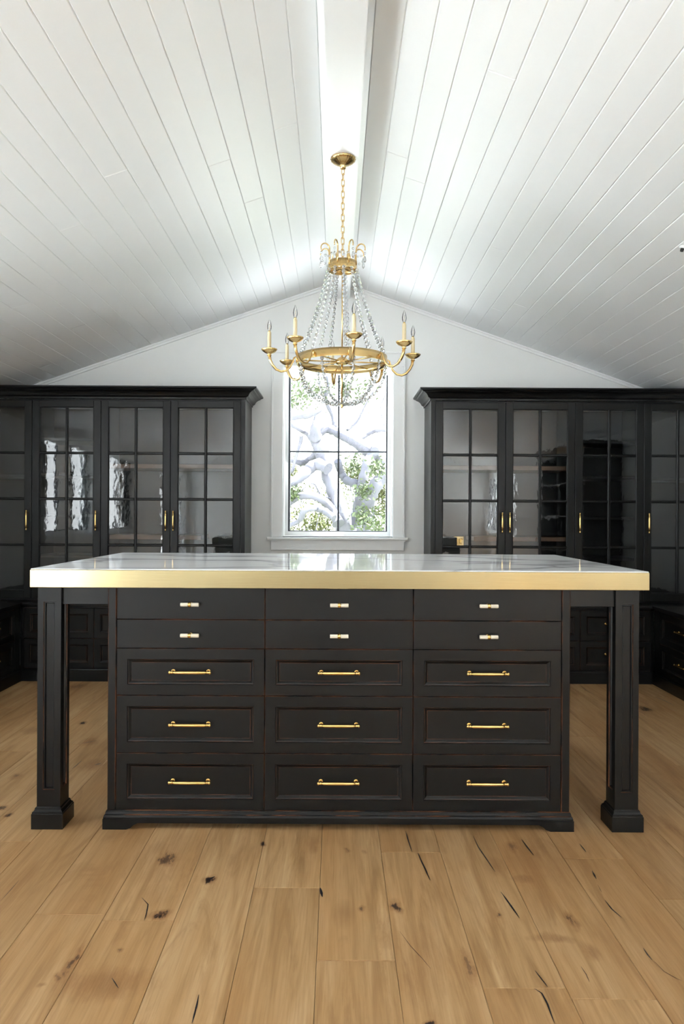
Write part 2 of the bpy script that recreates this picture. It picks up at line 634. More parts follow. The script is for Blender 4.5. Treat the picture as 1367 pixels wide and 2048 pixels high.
CRACKS = [([RC(280, 610), RC(292, 650), RC(306, 692)], 4, 0), ([RC(328, 695), RC(343, 730), RC(360, 765), RC(376, 803)], 5, 0),
          ([RC(545, 630), RC(565, 675), RC(600, 725), RC(630, 770)], 4, 0), ([RC(733, 643), RC(757, 675), RC(780, 705)], 5, 0),
          ([RC(652, 848), RC(690, 900), RC(725, 950)], 6, 0), ([RC(960, 660), RC(985, 692)], 4, 0), ([RC(1008, 765), RC(1025, 797)], 5, 0),
          ([RC(1058, 880), RC(1085, 915), RC(1123, 948)], 5, 0), ([RC(1208, 1068), RC(1226, 1095), RC(1243, 1115)], 5, 0),
          ([RC(785, 1155), RC(812, 1190), RC(835, 1219)], 5, 0), ([RC(783, 1226), RC(812, 1244), RC(834, 1285), RC(848, 1325), RC(862, 1362)], 6, 0),
          ([RC(1250, 1118), RC(1290, 1160), RC(1335, 1185), RC(1362, 1197)], 3, 1), ([RC(258, 1003), RC(300, 1060), RC(345, 1108), RC(380, 1150)], 3, 1),
          ([RC(965, 1140), RC(985, 1170), RC(998, 1200)], 4, 1), ([RC(1030, 820), RC(1046, 850)], 2, 1),
          ([RC(962, 40), RC(985, 60), RC(1022, 80)], 3, 1), ([RC(1255, 85), RC(1290, 100), RC(1330, 120)], 3, 0), ([RC(1030, 478), RC(1055, 495)], 2, 0),
          ([LC(776, 1250), LC(768, 1290), LC(758, 1330), LC(749, 1362)], 6, 0), ([LC(553, 870), LC(578, 897), LC(572, 930), LC(563, 961)], 4, 0),
          ([LC(437, 1185), LC(462, 1224)], 4, 0), ([LC(1250, 832), LC(1254, 850), LC(1258, 868)], 9, 0), ([LC(806, 802), LC(822, 796), LC(838, 788)], 10, 0),
          ([LC(280, 368), LC(300, 352), LC(320, 334)], 3, 0), ([LC(2, 884), LC(40, 842), LC(75, 802)], 3, 1), ([LC(320, 268), LC(350, 262), LC(378, 256)], 3, 0), ([LC(370, 352), LC(395, 345)], 6, 0), ([LC(318, 190), LC(335, 185)], 5, 0),
          ([LC(925, 600), LC(932, 585)], 2, 1), ([LC(1025, 652), LC(1030, 664)], 5, 0), ([LC(605, 945), LC(640, 930)], 7, 1)]
for pts, wpx, kind in CRACKS:
    fp = [floor_pt(*q) for q in pts]
    fine = []
    for i in range(len(fp) - 1):
        for j in range(3):
            fine.append(fp[i].lerp(fp[i + 1], j / 3))
    fine.append(fp[-1])
    # a crack belongs to the plank under its middle
    mid = fine[len(fine) // 2]
    own = None
    for (xa, xb, a, b, o) in PLANKS:
        if xa <= mid.x < xb and a <= mid.y < b:
            own = o
    n = len(fine)
    m = MB()
    for i in range(n - 1):
        ring = []
        for q in (i, i + 1):
            d = (fine[min(q + 1, n - 1)] - fine[max(q - 1, 0)]).normalized()
            nr = Vector((-d.y, d.x, 0))
            hw = wpx * 0.5 * 0.512 / F * mid.y * (0.18 + math.sin(PI * (q + 0.25) / (n - 0.5))) * random.uniform(0.85, 1.15)
            ring.append((fine[q] - nr * hw, fine[q] + nr * hw))
        z = 0.0009
        (a0, a1), (b0, b1) = ring
        m.quad([(a0.x, a0.y, z), (b0.x, b0.y, z), (b1.x, b1.y, z), (a1.x, a1.y, z)])
    loc = Vector(own.location)
    m.v = [(p[0] - loc.x, p[1] - loc.y, p[2]) for p in m.v]
    m.build('crack_filling', M_FILLB if kind else M_FILL, own)

# ------------------------------------------------------------------ setting: walls with window openings
OP_X = 0.3985                       # half width of the gable window opening
OZ0, OZ1 = 0.942, 2.18


def gable(name, y0, y1, hx0, hx1, hz0, hz1, label):
    m = MB()
    xl, xr = XC - RW - WT, XC + RW + WT
    up = 0.16

    def pr(poly):
        m.prism(poly, 'y', y0, y1)
    pr([(xl, -0.25), (hx0, -0.25), (hx0, zc(hx0) + up), (xl, zc(xl) + up)])
    pr([(hx1, -0.25), (xr, -0.25), (xr, zc(xr) + up), (hx1, zc(hx1) + up)])
    pr([(hx0, hz1), (hx1, hz1), (hx1, zc(hx1) + up), (XC, zc(XC) + up), (hx0, zc(hx0) + up)])
    if hz0 > 0:
        pr([(hx0, -0.25), (hx1, -0.25), (hx1, hz0), (hx0, hz0)])
    return tag(m.build(name, M_WALL), label, None, kind='structure')


gable('wall_back', Y_BACK, Y_BACK + WT, XC - OP_X, XC + OP_X, OZ0, OZ1, 'white gable wall around the window')
REAR = [(-1.60, -0.96, 0.85, 2.10), (-0.08, 0.36, 1.10, 1.60), (0.98, 1.62, 0.85, 2.10)]  # outer two are unseen openings added for daylight; middle one mirrors in the gable pane
m = MB()
edges = [XC - RW - WT] + [v for r in REAR for v in r[:2]] + [XC + RW + WT]
for i in range(len(edges) - 1):
    a, b = edges[i], edges[i + 1]
    top = [(b, zc(b) + 0.16)] + ([(XC, zc(XC) + 0.16)] if a < XC < b else []) + [(a, zc(a) + 0.16)]
    if i % 2 == 0:
        m.prism([(a, -0.25), (b, -0.25)] + top, 'y', Y_REAR - WT, Y_REAR)
    else:
        m.prism([(a, REAR[i // 2][3]), (b, REAR[i // 2][3])] + top, 'y', Y_REAR - WT, Y_REAR)
        m.prism([(a, -0.25), (b, -0.25), (b, REAR[i // 2][2] - 0.001), (a, REAR[i // 2][2] - 0.001)], 'y', Y_REAR - WT, Y_REAR)
tag(m.build('wall_rear', M_WALL), 'white gable wall behind the viewer', None, kind='structure')
LWIN = [(-2.6, -1.1), (0.50, 1.80), (2.05, 3.30)]
LZ = [(0.0, 1.80), (0.90, 1.80), (0.90, 1.80)]
m = MB()
xw0, xw1 = XC - RW - 0.12, XC - RW
ztop = zc(XC - RW) + 0.14
ys = [Y_REAR] + [v for w in LWIN for v in w] + [Y_BACK]
for i in range(len(ys) - 1):
    if i % 2 == 0:
        m.box(xw0, xw1, ys[i], ys[i + 1], -0.25, ztop)
    else:
        m.box(xw0, xw1, ys[i], ys[i + 1], -0.25, LZ[i // 2][0])
        m.box(xw0, xw1, ys[i], ys[i + 1], LZ[i // 2][1], ztop)
tag(m.build('wall_left', M_WALL), 'low white side wall with two windows', None, kind='structure')
m = MB()
RWIN = (-2.65, -0.90)  # unseen opening, added to let more daylight into the room
m.box(XC + RW, XC + RW + 0.12, Y_REAR, RWIN[0], -0.25, ztop)
m.box(XC + RW, XC + RW + 0.12, RWIN[1], Y_BACK, -0.25, ztop)
m.box(XC + RW, XC + RW + 0.12, RWIN[0], RWIN[1], -0.25, 0.85)
m.box(XC + RW, XC + RW + 0.12, RWIN[0], RWIN[1], 1.80, ztop)
tag(m.build('wall_right', M_WALL), 'low white side wall', None, kind='structure')

# ------------------------------------------------------------------ setting: boarded ceiling
th = math.atan(SLOPE)
m = MB()
xo = RW + WT
BT = 0.014
for sgn in (-1, 1):
    a = [(XC, Z_RIDGE + BT), (XC + sgn * xo, Z_RIDGE - SLOPE * xo + BT), (XC + sgn * xo, Z_RIDGE - SLOPE * xo + 0.16), (XC, Z_RIDGE + 0.16)]
    if sgn > 0:
        a = a[::-1]
    m.prism(a, 'y', Y_REAR, Y_BACK)
CEIL = tag(m.build('ceiling', M_CEIL), 'white vaulted ceiling of narrow painted boards', None, kind='structure')


def ceil_pt(px, py):
    x = px + (py - 1024) * ROLL - VPX
    y = py - (px - 683.5) * ROLL - VPY
    # z-1.1 = -y k ; X = x k ; z = Zr - s|X-XC|
    sg = 1 if x > 0 else -1
    k = (Z_RIDGE - CAMH + SLOPE * XC * sg) / (-y + SLOPE * abs(x))
    return x * k, k * F


CJ = {-1: [(432, 328), (502, 402), (563, 256), (136, 456), (30, 615), (156, 653), (97, 730), (236, 345)],
      1: [(997, 148), (791, 309), (826, 360), (994, 497), (818, 538), (992, 619), (1044, 613), (1206, 686), (1362, 686), (1330, 760)]}
EDGE0 = {-1: 0.072, 1: 0.118}
BWX = 0.0977
for sgn in (-1, 1):
    joints = {}
    for q in CJ[sgn]:
        X, Y = ceil_pt(*q)
        kk = math.floor((abs(X) - EDGE0[sgn]) / BWX)
        joints.setdefault(kk, []).append(Y)
    k = 0
    while EDGE0[sgn] + BWX * k < RW - 0.01:
        xa = EDGE0[sgn] + BWX * k
        xb = min(xa + BWX, RW + (0.01 * sgn))
        js = sorted(joints.get(k, []))
        if not js:
            js = [random.choice([-1.9, -1.2, -0.5, 0.3, 0.9])]
        elif js[0] > 2.6:
            js = [js[0] - random.uniform(3.4, 4.4)] + js
        js = [Y_REAR] + [j for j in js if j > Y_REAR + 0.3] + [Y_BACK]
        for a, b in zip(js[:-1], js[1:]):
            # local frame: u along the slope, v along the room
            hu = (xb - xa) / 2 / math.cos(th) - 0.0002
            hv = (b - a) / 2 - 0.0004
            mb = MB()
            mb.rings([[Vector((-hu + i, -hv + i, z)), Vector((hu - i, -hv + i, z)), Vector((hu - i, hv - i, z)), Vector((-hu + i, hv - i, z))] for i, z in ((0, BT), (0, 0.0022), (0.0036, 0.0))])
            xm = sgn * (xa + xb) / 2
            o = mb.build('board', M_CEIL, CEIL, (xm, (a + b) / 2, Z_RIDGE - SLOPE * abs(xm - XC)), (0, sgn * th, 0))
        k += 1
# ridge beam with its flat trim boards
m = MB()
m.box(-0.046, 0.090, Y_REAR, Y_BACK, 2.675, Z_RIDGE + 0.02)
m.box(-0.071, -0.046, Y_REAR, Y_BACK, 2.755, Z_RIDGE)
m.box(0.090, 0.117, Y_REAR, Y_BACK, 2.752, Z_RIDGE)
tag(m.build('trim_1', M_TRIM), 'white boxed ridge beam', None, kind='structure')
# slim moulding where the ceiling meets the window gable
m = MB()
for sgn in (-1, 1):
    for (t0, dz, out) in ((0, 0.026, 0.014), (0, 0.010, 0.024)):
        xs = [XC + sgn * 0.05, XC + sgn * (RW - 0.02)]
        pts = []
        top = [(x, zc(x) + 0.004) for x in xs]
        bot = [(x, zc(x) - dz / math.cos(th)) for x in xs]
        poly = [bot[0], bot[1], top[1], top[0]]
        if sgn < 0:
            poly = poly[::-1]
        m.prism(poly, 'y', Y_BACK - out, Y_BACK + 0.001)
tag(m.build('trim_2', M_TRIM), 'slim white moulding along the gable', None, kind='structure')


# ------------------------------------------------------------------ windows
def window(name, label, loc, rotz, w, z0, z1, cols, rowz, casing=0.0865, stool=True, fr=0.0285, frb=0.038, depth=0.15, wall=None):
    """local frame: inner wall face at y=0, outside +y, x across"""
    W = thing(name, label, None, loc, rotz, kind='structure')
    h = w / 2
    WT = wall or 0.22
    m = MB()                                        # jamb lining and white frame
    m.box(-h, -h + 0.006, 0, WT, z0, z1)
    m.box(h - 0.006, h, 0, WT, z0, z1)
    m.box(-h, h, 0, WT, z1 - 0.006, z1)
    m.box(-h, h, 0, WT, z0, z0 + 0.006)
    y = depth
    m.box(-h, -h + fr, y, y + 0.05, z0, z1)
    m.box(h - fr, h, y, y + 0.05, z0, z1)
    m.box(-h + fr, h - fr, y, y + 0.05, z1 - fr, z1)
    m.box(-h + fr, h - fr, y, y + 0.05, z0, z0 + frb)
    m.build('window_frame', M_TRIM, W)
    gx0, gx1, gz0, gz1 = -h + fr, h - fr, z0 + frb, z1 - fr
    m = MB()                                        # dark sash
    s = 0.014
    m.box(gx0, gx0 + s, y + 0.005, y + 0.045, gz0, gz1)
    m.box(gx1 - s * 0.7, gx1, y + 0.005, y + 0.045, gz0, gz1)
    m.box(gx0 + s, gx1 - s * 0.7, y + 0.005, y + 0.045, gz0, gz0 + 0.006)
    m.build('sash', M_DARKMETAL, W)
    xs = [gx0 + s] + cols + [gx1 - s * 0.7]
    zs = [gz0 + 0.006] + rowz + [gz1]
    for x in cols:
        mm = MB()
        mm.cbox(x - 0.007, x + 0.007, y + 0.012, y + 0.036, zs[0], zs[-1], 0.003)
        mm.build('muntin', M_DARKMETAL, W)
    for z in rowz:
        for i in range(len(xs) - 1):
            e0 = 0.007 if i else 0
            e1 = 0.007 if i < len(xs) - 2 else 0
            mm = MB()
            mm.cbox(xs[i] + e0, xs[i + 1] - e1, y + 0.013, y + 0.035, z - 0.006, z + 0.006, 0.003)
            mm.build('muntin', M_DARKMETAL, W)
    for i in range(len(xs) - 1):
        for j in range(len(zs) - 1):
            mm = MB()
            mm.quad([(xs[i], y + 0.024, zs[j]), (xs[i + 1], y + 0.024, zs[j]), (xs[i + 1], y + 0.024, zs[j + 1]), (xs[i], y + 0.024, zs[j + 1])])
            mm.build('pane', M_GLASS, W)
    c = casing
    t = 0.02
    for (a, b, za, zb, nm) in ((-h - c, -h, z0, z1, 'casing'), (h, h + c, z0, z1, 'casing'), (-h - c, h + c, z1, z1 + c * 1.25, 'casing')):
        mm = MB()
        mm.cbox(a, b, -t, 0, za, zb, 0.003)
        # raised outer back band
        if zb - za > 0.2:
            e = (a, a + 0.014) if a < 0 else (b - 0.014, b)
            mm.cbox(e[0], e[1], -t - 0.010, -t, za, zb, 0.003)
        else:
            mm.cbox(a, b, -t - 0.010, -t, zb - 0.014, zb, 0.003)
        mm.build(nm, M_TRIM, W)
    if stool:
        mm = MB()
        mm.cbox(-h - c - 0.025, h + c + 0.025, -0.055, 0.0, z0 - 0.020, z0, 0.005)
        mm.box(-h, h, 0.0, depth, z0 - 0.02, z0 + 0.0065)
        mm.build('window_sill', M_TRIM, W)
        mm = MB()
        mm.cbox(-h - c + 0.002, h + c - 0.002, -0.024, 0, z0 - 0.095, z0 - 0.020, 0.003)
        mm.box(-h - c - 0.006, h + c + 0.006, -0.034, 0, z0 - 0.030, z0 - 0.020)
        mm.build('apron', M_TRIM, W)
    return W


window('window_1', 'bright four pane window in the gable wall', (XC, Y_BACK, 0), 0, 2 * OP_X, OZ0, OZ1, [0.005], [1.578])
portal((XC, Y_BACK + 0.23, (OZ0 + OZ1) / 2), (-PI / 2, 0, 0), 2 * OP_X, OZ1 - OZ0)
for i, (a, b) in enumerate(LWIN):
    w = b - a
    z0, z1 = LZ[i]
    window('window_%d' % (i + 2), 'glazed opening in the low left wall', (XC - RW, (a + b) / 2, 0), PI / 2, w, z0, z1, [-w / 6, w / 6] if z0 else [0], [], casing=0.07, stool=z0 > 0, depth=0.04, wall=0.12)
    portal((XC - RW - 0.13, (a + b) / 2, (z0 + z1) / 2), (0, -PI / 2, 0), z1 - z0, w)
w = RWIN[1] - RWIN[0]
window('window_5', 'unseen glazed opening added in the low right wall behind the viewer', (XC + RW, sum(RWIN) / 2, 0), -PI / 2, w, 0.85, 1.80, [0], [], casing=0.07, stool=True, depth=0.04, wall=0.12)
portal((XC + RW + 0.13, sum(RWIN) / 2, 1.325), (0, PI / 2, 0), 0.95, w)
for i, (a, b, z0, z1) in enumerate(REAR):
    window('window_%d' % (i + 6), 'unseen glazed opening behind the viewer', ((a + b) / 2, Y_REAR, 0), PI, b - a, z0, z1, [0.06] if z0 > 1 else [], [], casing=0.07, stool=z0 > 0)
    portal(((a + b) / 2, Y_REAR - 0.23, (z0 + z1) / 2), (PI / 2, 0, 0), b - a, z1 - z0)

# ------------------------------------------------------------------ shared hardware
mb = MB()                                   # bar pull, 0.15 wide, facing -Y
for s in (-1, 1):
    mb.tube([(s * 0.062, 0, 0), (s * 0.062, -0.024, 0)], 0.0048, 8)
    mb.lathe([(0.0085, 0), (0.0085, 0.003), (0.006, 0.005)], 10, M=Matrix.Translation((s * 0.062, 0, 0)) @ Matrix.Rotation(PI / 2, 4, 'X'))
    mb.lathe([(0.0, 0.0), (0.0055, 0.0015), (0.0072, 0.005), (0.0055, 0.009), (0.0042, 0.010), (0.0058, 0.0125), (0.0058, 0.0155), (0.0045, 0.017)], 10, M=Matrix.Translation((s * 0.0755, -0.024, 0)) @ Matrix.Rotation(-s * PI / 2, 4, 'Y'))
mb.tube([(-0.061, -0.024, 0), (-0.05, -0.026, 0), (0, -0.0265, 0), (0.05, -0.026, 0), (0.061, -0.024, 0)], [0.0045, 0.0058, 0.0062, 0.0058, 0.0045], 10)
ME_PULL = mb.mesh('bar_pull', M_BRASS)
mb = MB()                                   # door pull, upright, 0.14 long
for s in (-1, 1):
    mb.tube([(0, 0, s * 0.05), (0, -0.026, s * 0.05)], 0.004, 8)
    mb.lathe([(0.0, 0.0), (0.005, 0.002), (0.006, 0.006), (0.0048, 0.009), (0.0036, 0.010), (0.0052, 0.013), (0.0052, 0.017)], 10, M=Matrix.Translation((0, -0.026, s * 0.069)) @ (Matrix.Rotation(PI, 4, 'X') if s > 0 else Matrix.Identity(4)))
mb.tube([(0, -0.026, -0.053), (0, -0.028, -0.03), (0, -0.028, 0.03), (0, -0.026, 0.053)], [0.0058, 0.0062, 0.0062, 0.0058], 10)
ME_DPULL = mb.mesh('door_pull', M_BRASS)
mb = MB()                                   # T knob: bone bar
mb.lathe([(0.0062, -0.032), (0.0070, -0.030), (0.0070, 0.030), (0.0062, 0.032)], 12, M=Matrix.Translation((0, -0.022, 0)) @ Matrix.Rotation(PI / 2, 4, 'Y'))
ME_KBAR = mb.mesh('knob_bar', M_BONE)
mb = MB()                                   # its brass ring and post
mb.lathe([(0.0085, -0.005), (0.0092, -0.003), (0.0092, 0.003), (0.0085, 0.005)], 14, M=Matrix.Translation((0, -0.022, 0)) @ Matrix.Rotation(PI / 2, 4, 'Y'))
mb.tube([(0, 0, 0), (0, -0.018, 0)], 0.0042, 8)
mb.lathe([(0.008, 0), (0.008, 0.002), (0.005, 0.004)], 12, M=Matrix.Rotation(PI / 2, 4, 'X'))
ME_KRING = mb.mesh('knob_ring', M_BRASS)

PROF_FLAT = [(0, 0.02), (0, 0.0012), (0.0012, 0)]


def prof_panel(mx):
    return [(0, 0.02), (0, 0.0012), (0.0012, 0), (mx, 0), (mx + 0.0018, 0.0035), (mx + 0.0028, 0.0042), (mx + 0.0055, 0.0048), (mx + 0.0125, 0.0100), (mx + 0.0138, 0.0100)]


def drawer_front(w, h, kind, mx=0.037):
    key = (round(w, 4), round(h, 4), kind, mx)
    if key not in drawer_front.c:
        m = MB()
        m.panel(w, h, PROF_FLAT if kind == 'flat' else prof_panel(mx), worn=(1, 4, 7))
        drawer_front.c[key] = m.mesh('drawer', [M_BLACK, M_WORN])
    return drawer_front.c[key]


drawer_front.c = {}

# ------------------------------------------------------------------ the island
IY = 2.55                                   # plane of the drawer fronts
IX0, IX1 = -0.800, 0.825
ICX = (IX0 + IX1) / 2
IYB = 3.565
ISL = thing('drawer_island', 'large black painted island with fifteen drawers under the brass edged top', 'island', (ICX, IY, 0))
hw = (IX1 - IX0) / 2
ZT = 0.845
dep = IYB - IY
m = MB()
m.box(-hw + 0.03, hw - 0.03, 0.021, dep - 0.021, 0.04, ZT)
m.build('carcass', M_BLACK, ISL)
for s in (-1, 1):
    m = MB()
    a, b = (-hw, -hw + 0.0285) if s < 0 else (hw - 0.0285, hw)
    m.cbox(a, b, 0.0, dep, 0.056, ZT, 0.002, worn=(1,))
    m.build('end_panel', [M_BLACK, M_WORN], ISL)
rows = [(0.7325, ZT - 0.001, 'flat'), (0.6305, 0.7305, 'flat'), (0.4650, 0.6285, 'panel'), (0.2625, 0.4630, 'panel'), (0.0620, 0.2605, 'panel')]
x_in0, x_in1 = -hw + 0.030, hw - 0.030
cw = (x_in1 - x_in0) / 3
for c in range(3):
    for (z0, z1, kd) in rows:
        w, h = cw - 0.0025, z1 - z0
        d = inst('drawer', drawer_front(w, h, kd), ISL, (x_in0 + cw * (c + 0.5), 0.0, (z0 + z1) / 2))
        if kd == 'flat':
            kz = -0.002
            inst('knob_bar', ME_KBAR, d, (0.0, 0.0, kz))
            inst('knob_ring', ME_KRING, d, (0.0, 0.0, kz))
        else:
            inst('bar_pull', ME_PULL, d, (0, 0.0100, 0.001))
# plinth moulding around the foot
prof = [(0.0, 0.062), (0.004, 0.060), (0.008, 0.055), (0.009, 0.050), (0.014, 0.048), (0.018, 0.042), (0.018, 0.022), (0.0, 0.022)]
rs = []
m = MB()
for o, z in prof:
    rs.append([Vector((-hw - o * 0.45, -o, z)), Vector((hw + o * 0.45, -o, z)), Vector((hw + o * 0.45, dep + o, z)), Vector((-hw - o * 0.45, dep + o, z))])
m.rings(rs, cap0=True, worn=(0, 3))
m.build('plinth_moulding', [M_BLACK, M_WORN], ISL)
for sx in (-1, 1):
    for sy in (-1, 1):
        m = MB()
        e = hw + 0.010
        poly = [(e, 0), (e, 0.036), (e - 0.155, 0.036), (e - 0.150, 0.028), (e - 0.128, 0.025), (e - 0.108, 0.016), (e - 0.098, 0.006), (e - 0.082, 0.0)]
        poly = [(sx * p[0], p[1]) for p in poly]
        if sx > 0:
            poly = poly[::-1]
        y = -0.020 if sy < 0 else dep
        m.prism(poly, 'y', y, y + 0.020)
        # return along the side
        yy = (0.0, 0.075) if sy < 0 else (dep - 0.075, dep)
        xx = (e - 0.02, e) if sx > 0 else (-e, -e + 0.02)
        m.box(xx[0], xx[1], yy[0], yy[1], 0, 0.03)
        m.build('bracket_foot', M_BLACK, ISL)
# four square corner legs with sunk panels
LW = 0.082
for sx in (-1, 1):
    for back in (0, 1):
        lx = (-1.003 if sx < 0 else 1.022) - ICX
        ly = (2.542 + LW / 2 if not back else IYB - LW / 2 + 0.008) - IY
        m = MB()
        for r in range(4):
            R = Matrix.Rotation(r * PI / 2, 4, 'Z')
            M = R @ Matrix.Translation((0, -LW / 2, (ZT + 0.05) / 2))
            h = ZT - 0.05
            e = 0.0205
            rr = []
            for ix, izt, izb, d in ((0, 0, 0, 0), (e, 0.052, 0.083, 0), (e + 0.001, 0.053, 0.084, 0.004), (e + 0.005, 0.057, 0.088, 0.004), (e + 0.0075, 0.0595, 0.0905, 0.009)):
                x = LW / 2 - ix
                q = [Vector((-x, d, -h / 2 + izb)), Vector((x, d, -h / 2 + izb)), Vector((x, d, h / 2 - izt)), Vector((-x, d, h / 2 - izt))]
                rr.append([M @ p for p in q])
            m.rings(rr, worn=(1,))
        L = m.build('leg', [M_BLACK, M_WORN], ISL, (lx, ly, 0))
        m = MB()
        rr = []
        for o, z in ((0.014, 0.0), (0.014, 0.052), (0.012, 0.054), (0.012, 0.058), (0.008, 0.061), (0.005, 0.066), (0.0045, 0.071), (0.001, 0.074)):
            x = LW / 2 + o
            rr.append([Vector((-x, -x, z)), Vector((x, -x, z)), Vector((x, x, z)), Vector((-x, x, z))])
        m.rings(rr, cap0=True)
        m.build('leg_plinth', M_BLACK, L)
# aprons between legs and drawer block, front, back and ends
for sx in (-1, 1):
    lx = (-1.003 if sx < 0 else 1.022) - ICX
    xa, xb = (lx + LW / 2, -hw) if sx < 0 else (hw, lx - LW / 2)
    for (ya, yb) in ((0.004, 0.026), (dep - 0.03, dep - 0.008)):
        m = MB()
        m.cbox(xa, xb, ya, yb, 0.783, ZT, 0.001)
        m.build('apron', M_BLACK, ISL)
    m = MB()
    m.box(lx - 0.02, lx + 0.02, LW, dep - LW, 0.783, ZT)
    m.build('apron', M_BLACK, ISL)

WT0 = (-1.0605, 1.0868)
TOP = thing('worktop', 'white veined marble slab with wide satin brass edge on the island', 'worktop', ((WT0[0] + WT0[1]) / 2, 2.515, ZT))
tw = (WT0[1] - WT0[0]) / 2
td = 3.60 - 2.515
rs = [[Vector((-x, td / 2 - y, z)), Vector((x, td / 2 - y, z)), Vector((x, td / 2 + y, z)), Vector((-x, td / 2 + y, z))] for x, y, z in
      ((tw - 0.002, td / 2 - 0.002, 0.060), (tw - 0.0015, td / 2 - 0.0015, 0.0640), (tw - 0.003, td / 2 - 0.003, 0.0658))]
m = MB()
m.rings([[Vector((-tw + 0.004, 0.004, 0.012)), Vector((tw - 0.004, 0.004, 0.012)), Vector((tw - 0.004, td - 0.004, 0.012)), Vector((-tw + 0.004, td - 0.004, 0.012))]] + rs, cap0=True)
m.build('marble_slab', M_MARBLE, TOP)
m = MB()
rr = []
for o, z in ((0.02, 0.0), (0.0015, 0.0), (0.0, 0.0015), (0.0, 0.0605), (0.0012, 0.0618), (0.004, 0.0618)):
    x, y = tw - o, td / 2 - o
    rr.append([Vector((-x, td / 2 - y, z)), Vector((x, td / 2 - y, z)), Vector((x, td / 2 + y, z)), Vector((-x, td / 2 + y, z))])
m.rings(rr, cap1=False)
m.build('brass_edge', M_BRASS_EDGE, TOP)


# ------------------------------------------------------------------ base cabinets with drawers
def base_unit(label, x0, x1, y, rotz, cols, depth, origin, ends=(0, 0), group=None, h=0.495):
    """local frame: front plane y=0 facing -Y, x from x0 to x1"""
    U = thing('base_cabinet', label, 'cabinet', origin, rotz, group)
    m = MB()
    m.box(x0, x1, 0.021, depth, 0.0, h)
    m.box(x0, x1, 0.0, 0.0215, 0.4825, h)
    for (a, b) in ends:
        if b > a:
            m.box(a, b, 0.0, 0.0215, 0.076, h)
    m.build('body', M_BLACK, U)
    m = MB()
    prof = [(0.0, 0.082), (-0.004, 0.080), (-0.006, 0.074), (-0.010, 0.071), (-0.010, 0.004), (-0.010, 0.0), (0.021, 0.0), (0.021, 0.082)]
    m.prism([(p[0], p[1]) for p in prof], 'x', x0, x1)
    m.build('base_moulding', M_BLACK, U)
    for (a, b) in cols:
        for (z0, z1) in ((0.0835, 0.2795), (0.2825, 0.4805)):
            w, hh = b - a - 0.003, z1 - z0
            d = inst('drawer', drawer_front(w, hh, 'panel', 0.038), U, ((a + b) / 2, 0, (z0 + z1) / 2))
            inst('bar_pull', ME_PULL, d, (0, 0.0100, 0.012))
    return U


YB = 4.78
xs = [0.627, 1.132, 1.6025, 2.065]
SIDE = 2.085
for s, wd in ((-1, 'left'), (1, 'right')):
    def mir(lst):
        return [(a, b) if s > 0 else (-b, -a) for a, b in lst]
    a, b = mir([(0.627, 1.6025)])[0]
    base_unit('low black drawer cabinet under the %s of the window, mostly behind the island' % ('cabinets left' if s < 0 else 'cabinets right'), a, b, 0, 0,
              mir([(0.657, 1.132), (1.132, 1.6025)]), Y_BACK - YB - 0.003, (XC, YB, 0), mir([(0.627, 0.657)]), 'low drawer cabinets')
    a, b = mir([(1.6025, SIDE)])[0]
    base_unit('low black drawer cabinet seen behind the island leg in the %s corner' % wd, a, b, 0, 0,
              mir([(1.6025, 2.065)]), Y_BACK - YB - 0.003, (XC, YB, 0), mir([(2.065, SIDE)]), 'low drawer cabinets')
    # side run along the low wall
    run = 1.36
    lo = (0.075, 0.695, 1.315)
    if s > 0:      # front faces -X : local x runs towards the camera (-Y)
        base_unit('low black drawer cabinet along the right wall', 0, run, 0, -PI / 2, [(lo[0], lo[1]), (lo[1], lo[2])], RW - SIDE - 0.003, (XC + SIDE, YB - 0.012, 0), [(0.0, lo[0]), (lo[2], run)], 'low drawer cabinets')
    else:
        base_unit('low black drawer cabinet along the left wall', -run, 0, 0, PI / 2, [(-lo[1], -lo[0]), (-lo[2], -lo[1])], RW - SIDE - 0.003, (XC - SIDE, YB - 0.012, 0), [(-lo[0], 0.0), (-run, -lo[2])], 'low drawer cabinets')
    # continuous tops
    m = MB()
    a, b = mir([(0.612, RW - 0.002)])[0]
    m.cbox(a, b, YB - 0.016, Y_BACK - 0.002, 0.496, 0.515, 0.003)
    c, d = mir([(SIDE - 0.016, RW - 0.002)])[0]
    m.cbox(c, d, YB - 0.012 - run - 0.01, YB - 0.0162, 0.496, 0.515, 0.003)
    tag(m.build('bench_top', M_BLACK, None, (XC, 0, 0)), 'black L-shaped bench top over the low drawers in the %s corner' % wd, 'bench top', 'bench tops')

# ------------------------------------------------------------------ glazed wall cabinets
YD = 4.90                                   # door fronts
ZD0, ZD1 = 0.532, 1.868


